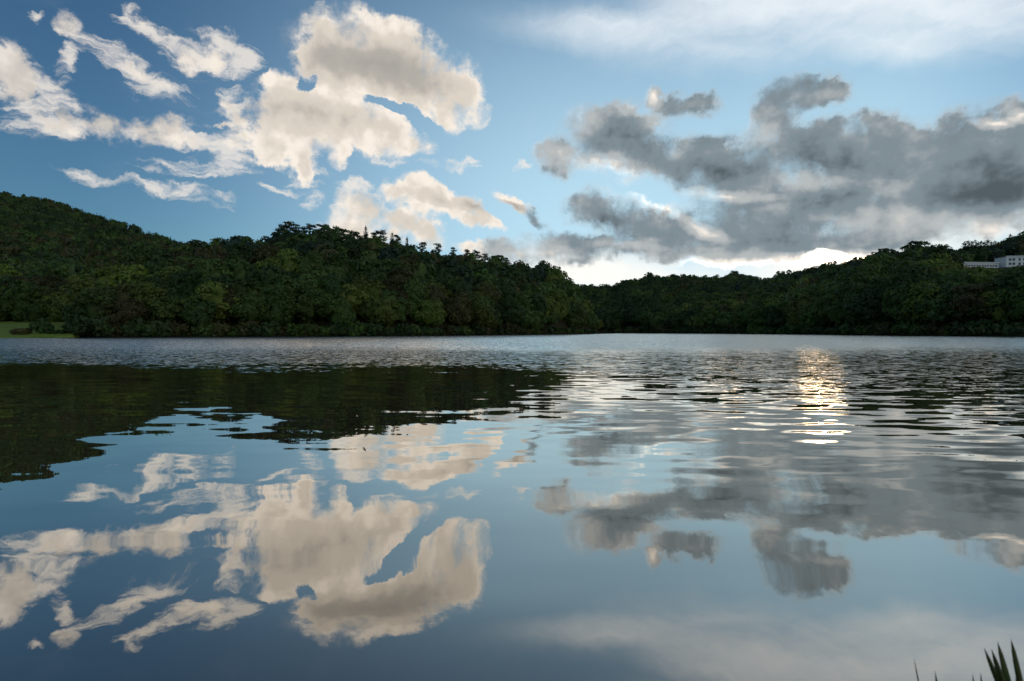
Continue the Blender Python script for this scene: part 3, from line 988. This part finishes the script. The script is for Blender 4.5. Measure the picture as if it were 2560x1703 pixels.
# far ridge
stand_on('broad', 'broadleaf_tree', far_hill, px(2107), slope(558), .97, 'dark green', 'broad dome-shaped dark tree rising from the far ridge skyline', None, 2, 1.3)
stand_on('broad', 'broadleaf_tree', far_hill, px(2172), slope(567), .97, 'dark green', 'smaller rounded tree next to the dome-shaped one on the ridge', None, 3, 1.1)
stand_on('broad', 'broadleaf_tree', far_hill, px(1690), slope(620), .98, 'dark green', 'tallest tree on the low saddle of the far ridge', None, 1, .95)
stand_on('broad', 'broadleaf_tree', far_hill, px(1725), slope(628), .98, 'dark green', 'lower tree beside the tallest one on the ridge saddle', None, 4, 1.2)
stand_on('broad', 'broadleaf_tree', far_hill, px(1945), slope(602), .98, 'mid green', 'upright tree on the rising skyline of the far ridge', None, 0, .9)
for i, (X, Yp) in enumerate([(2220, 556), (2228, 552), (2236, 555), (2244, 551), (2252, 556), (2259, 554), (2267, 555), (2274, 551), (2282, 556), (2290, 553), (2298, 556), (2305, 553), (2313, 552)]):
    stand_on('spruce', 'spruce_tree', far_hill, px(X), slope(Yp), .97, 'blue-green',
             'dark spruce in the even row on the ridge above the white buildings', 'row of spruces above the white buildings', i, 1.6)
for i, (X, Yp) in enumerate([(2326, 538), (2336, 543), (2346, 536), (2357, 530), (2368, 528), (2380, 524)]):
    stand_on('spruce', 'spruce_tree', far_hill, px(X), slope(Yp), .99, 'blue-green',
             'tall black-green spruce in the clump on the highest part of the ridge', 'tall spruce clump on the ridge', i, 1.5)

# ------------------------------------------------------------------ shrubs, bracken and the meadow edge
SHRUB = [crown_mesh('leaves', broadleaf(s, n_lobes=16, per=34, leaf=.30, wide=1.5, tall=1.35, mid=1.3, lobe=(.5, .9)), s) for s in (101, 102, 103)]
STEM = trunk_mesh('stem', 1.4, .07, .03, 3, 104)
def shrub(name, loc, scale, color, label, group=None, i=0, stretch=1.0):
    e = bpy.data.objects.new(name, None)
    e.empty_display_size = .3
    col.objects.link(e)
    e.location = loc
    e.rotation_euler = (0, 0, g.uniform(0, 6.28))
    e.scale = (scale, scale, scale * stretch)
    tag(e, label, 'shrub', group)
    c = put('leaves', SHRUB[i % 3], None, e)
    c.color = color
    put('stem', STEM, None, e)
    return e
def on_meadow(t_, y):
    return (t_ * y, y, float(lawn_z(np.array(t_ * y), np.array(y))))
shrub('shrub', on_meadow(-.915, 124), 1.15, tone('dark green', g), 'dark rounded shrub standing alone on the green meadow', None, 0, 1.15)
for i, (t_, y) in enumerate([(-.955, 121), (-.962, 122), (-.948, 122.5), (-.97, 121.5)]):
    shrub('shrub', on_meadow(t_, y), .55, tone('olive brown', g), 'low brownish bush on the meadow bank near the water', 'low bushes on the meadow bank', i)
for i, t_ in enumerate(np.linspace(-.905, -.872, 6)):
    shrub('shrub', on_meadow(t_, 122 + (i % 2)), .34, tone('dark green', g), 'small dark tuft in the line along the meadow bank', 'tufts along the meadow bank', i)
for i, (t_, y, s) in enumerate([(-.852, 122, 1.0), (-.845, 124, 1.3), (-.838, 126, 1.5), (-.86, 126, .9)]):
    shrub('shrub', on_meadow(t_, y), s, tone('dark green', g), 'dark bush where the meadow meets the headland wood', 'bushes at the end of the meadow', i)

# shrubs hanging over the water along the wooded shores (hide the bank)
k_ = 0
for hill, t0, t1, n, lab, grp in ((headland, -.835, .168, 70, 'low bush overhanging the water along the headland shore', 'bushes along the headland waterline'),
                                  (far_hill, .18, 1.05, 70, 'low bush overhanging the water along the far shore', 'bushes along the far waterline')):
    for i in range(n):
        t_ = t0 + (t1 - t0) * (i + g.uniform(.2, .8)) / n
        y = float(hill.y0(np.array(t_))) + g.uniform(-.3, .8)
        r = g.random()
        shrub('shrub', (t_ * y, y, -.15), g.uniform(1.0, 1.9) * (1.25 if hill is far_hill else 1), tone(tn := 'dark green' if r < .5 else 'mid green' if r < .8 else 'olive brown', g),
              (lb := 'low ' + tn + ' bush overhanging ' + named_place('headland' if hill is headland else 'far', t_, 0)), lb.replace(' bush ', ' bushes ', 1), i, g.uniform(.8, 1.2))

# rust-red bracken in the clearing on the headland
items = []
BR = [broadleaf(120, n_lobes=7, per=9, leaf=.4, wide=1.3, tall=.8, mid=.6, core=False, lobe=(.4, .7))]
for i in range(60):
    t_ = g.uniform(-.363, -.307)
    s = g.uniform(.36, .50)
    y = float(headland.y0(np.array(t_)) + s * (headland.yc(np.array(t_)) - headland.y0(np.array(t_))))
    items.append((t_ * y, y, float(headland.z(np.array(t_ * y), np.array(y))), g.uniform(.7, 1.3), (.10, .035, .022, 1), 0))
tag(wood('bracken', items, BR, 'rust-red bracken in a gap of the headland wood', 8), category='bracken')

# ------------------------------------------------------------------ white buildings on the right-hand slope
MAT_WHITE = two_tone('white_render', (.78, .78, .75), (.84, .84, .81), 0.6)
MAT_ROOF = two_tone('grey_roof', (.16, .165, .17), (.22, .225, .23), 0.8)
MAT_FRAME = two_tone('dark_frame', (.06, .06, .06), (.08, .08, .08), 2)
m, q = new_mat('window_glass')
b = q.add('ShaderNodeBsdfPrincipled')
b.inputs['Base Color'].default_value = (.035, .045, .055, 1)
b.inputs['Roughness'].default_value = .08
MAT_GLASS = finish(m, q, b.outputs[0])

def boxes(name, bs, mat, parent, bevel=0.0):
    bm = bmesh.new()
    for (x0, x1, y0, y1, z0, z1) in bs:
        r = bmesh.ops.create_cube(bm, size=1)
        for v in r['verts']:
            v.co.x = x0 if v.co.x < 0 else x1
            v.co.y = y0 if v.co.y < 0 else y1
            v.co.z = z0 if v.co.z < 0 else z1
    me = bpy.data.meshes.new(name)
    bm.to_mesh(me)
    bm.free()
    return put(name, me, mat, parent)

def facade(w, h, y, thick, holes):
    """wall pieces round window openings (x0, x1, z0, z1)"""
    xs = sorted({0, w, *[v for o in holes for v in o[:2]]})
    zs = sorted({-4, h, *[v for o in holes for v in o[2:]]})
    out_ = []
    for a, b_ in zip(xs, xs[1:]):
        run = None
        for c, e in zip(zs, zs[1:]):
            hole = any(o[0] <= a and b_ <= o[1] and o[2] <= c and e <= o[3] for o in holes)
            if hole:
                if run:
                    out_.append((a, b_, y, y + thick, *run))
                run = None
            else:
                run = (run[0], e) if run else (c, e)
        if run:
            out_.append((a, b_, y, y + thick, *run))
    return out_

def building(name, loc, rz, w, dep, h, holes, label, roof_over=.35, mullion=True):
    e = bpy.data.objects.new(name, None)
    col.objects.link(e)
    e.location = loc
    e.rotation_euler = (0, 0, rz)
    tag(e, label, 'building')
    th = .3
    wl = facade(w, h, 0, th, holes) + [(0, th, th, dep, -4, h), (w - th, w, th, dep, -4, h), (th, w - th, dep - th, dep, -4, h)]
    boxes('wall', wl, MAT_WHITE, e)
    rf = boxes('roof', [(-roof_over, w + roof_over, -roof_over, dep + roof_over, h, h + .3)], MAT_ROOF, e)
    boxes('parapet', [(-roof_over - .05, w + roof_over + .05, -roof_over - .08, -roof_over - .003, h - .15, h + .42)], MAT_WHITE, rf)
    for (x0, x1, z0, z1) in holes:
        wn = boxes('window', [(x0, x1, .12, .18, z0, z0 + .09), (x0, x1, .12, .18, z1 - .09, z1), (x0, x0 + .09, .12, .18, z0 + .09, z1 - .09), (x1 - .09, x1, .12, .18, z0 + .09, z1 - .09)]
                   + ([((x0 + x1) / 2 - .04, (x0 + x1) / 2 + .04, .12, .18, z0 + .09, z1 - .09)] if mullion else []), MAT_FRAME, e)
        boxes('pane', [(x0 + .05, x1 - .05, .14, .16, z0 + .05, z1 - .05)], MAT_GLASS, wn)
        boxes('sill', [(x0 - .08, x1 + .08, -.12, .1, z0 - .09, z0 - .003)], MAT_WHITE, wn)
    return e

def at(X, Yp, y):
    return (px(X) * y, y, slope(Yp) * y + EYE)
# two-storey block
x0, y0_, z0_ = at(2316, 614, BUILD_Y)
holes = []
for i, (xa, wd) in enumerate([(1.4, 1.5), (3.4, 1.5), (6.6, 1.3), (9.2, 1.5), (11.4, 1.5), (13.6, 1.3)]):
    holes += [(xa, xa + wd, 1.0, 2.4), (xa, xa + wd, 3.6, 5.0)]
building('apartment_block', (x0, y0_, z0_), R(-8), 16.5, 9, 6.1, holes, 'white two-storey block with dark windows on the right-hand wooded slope')
# long low wing
x0, y0_, z0_ = at(2219, 615, BUILD_Y + 2)
holes = [(1.0 + i * 1.75, 2.25 + i * 1.75, .9, 2.0) for i in range(12)]
building('long_low_building', (x0, y0_, z0_ - .6), R(3), 22.6, 6, 3.3, holes, 'long low pale building with a row of windows beside the white block', mullion=False)

# ------------------------------------------------------------------ reeds by the near bank
m, q = new_mat('reed_leaf')
t = q.add('ShaderNodeTexCoord')
zz = q.xyz(t.outputs['Generated'])[2]
nz = q.noise(q.vmath('MULTIPLY', t.outputs['Object'], (90, 90, 6)), 1.0, 3, .5).outputs['Fac']
cc = q.mix(q.step(nz, .35, .65), (.05, .09, .018, 1), (.085, .13, .028, 1))
cc = q.mix(q.step(zz, .86, 1.0), cc, (.10, .09, .035, 1))
MAT_REED = finish(m, q, principled(q, cc, .5, .3))
m, q = new_mat('dry_stem')
t = q.add('ShaderNodeTexCoord')
nz = q.noise(t.outputs['Object'], 30, 3, .5).outputs['Fac']
MAT_DRY = finish(m, q, principled(q, q.mix(nz, (.12, .10, .055, 1), (.22, .19, .11, 1)), .7, .2))

def blade(base, tip, width, bow, mat, parent, name='blade'):
    """strap-shaped leaf with a folded midrib, tapering to a point"""
    base, tip = np.array(base), np.array(tip)
    n = 30
    side = np.array([1.0, .25, 0])
    vs = []
    for i in range(n + 1):
        s = i / n
        c = base + (tip - base) * s + np.array(bow) * math.sin(s * math.pi)
        w = width * .5 * (1 - s ** 26) * (.75 + .25 * math.sin(min(s * 2.2, 1) * math.pi / 2)) + .0004
        fold = np.array([0, -.22 * w, 0])
        vs += [c - side * w, c + fold * 2, c + side * w, c - fold]
    f = []
    for i in range(n):
        a, b_ = i * 4, i * 4 + 4
        for j in range(4):
            f.append((a + j, a + (j + 1) % 4, b_ + (j + 1) % 4, b_ + j))
    return put(name, mesh_from(name, np.array(vs), f, True), mat, parent)

def spot(X, Yp, y):
    return np.array(at(X, Yp, y))
def reed_plant(name, label, leaves, mat=None, category='reed', group=None):
    """leaves: tip position in the view, distance, root offset, width"""
    roots = [np.array(r_) for *_, r_, w_ in leaves]
    e = bpy.data.objects.new(name, None)
    e.empty_display_size = .1
    col.objects.link(e)
    o = np.mean(roots, 0)
    e.location = o
    tag(e, label, category, group)
    for (X, Yp, y, r_, w_) in leaves:
        tip = spot(X, Yp, y)
        b_ = np.array(r_)
        blade(b_ - o, tip - o, w_ * .78, (0, 0.015, 0), mat or MAT_REED, e)
    return e
# rooted at the edge of the bank
def root(dx, dy=0.0):
    return (1.25 + dx, 1.2 + dy, -.02)
reed_plant('reed_clump', 'clump of upright green reed leaves by the near bank', [
    (2265, 1491, 1.26, root(.26, .02), .024), (2282, 1494, 1.24, root(.20), .028), (2296, 1477, 1.22, root(.14, -.02), .028),
    (2327, 1471, 1.24, root(.15), .027), (2346, 1535, 1.22, root(.07, .03), .022), (2338, 1555, 1.2, root(.03, -.05), .022),
    (2366, 1500, 1.25, root(.10, .02), .024), (2308, 1545, 1.18, root(.01, -.06), .02)])
reed_plant('dry_grass_stem', 'thin pale dry grass stem rising beside the reed clump', [(2104, 1517, 1.25, (1.16, 1.24, 0), .006)], MAT_DRY, 'grass')
reed_plant('reed_shoot', 'single short dark reed shoot between the dry stem and the clump', [(2152, 1545, 1.22, (1.15, 1.2, 0), .014)])
reed_plant('reed_shoot', 'short reed shoot at the foot of the reed clump, next to a paler one', [(2239, 1552, 1.2, (1.17, 1.18, 0), .014)])
reed_plant('reed_shoot', 'short pale reed shoot leaning against the reed clump', [(2257, 1549, 1.2, (1.2, 1.18, 0), .016)], MAT_DRY)
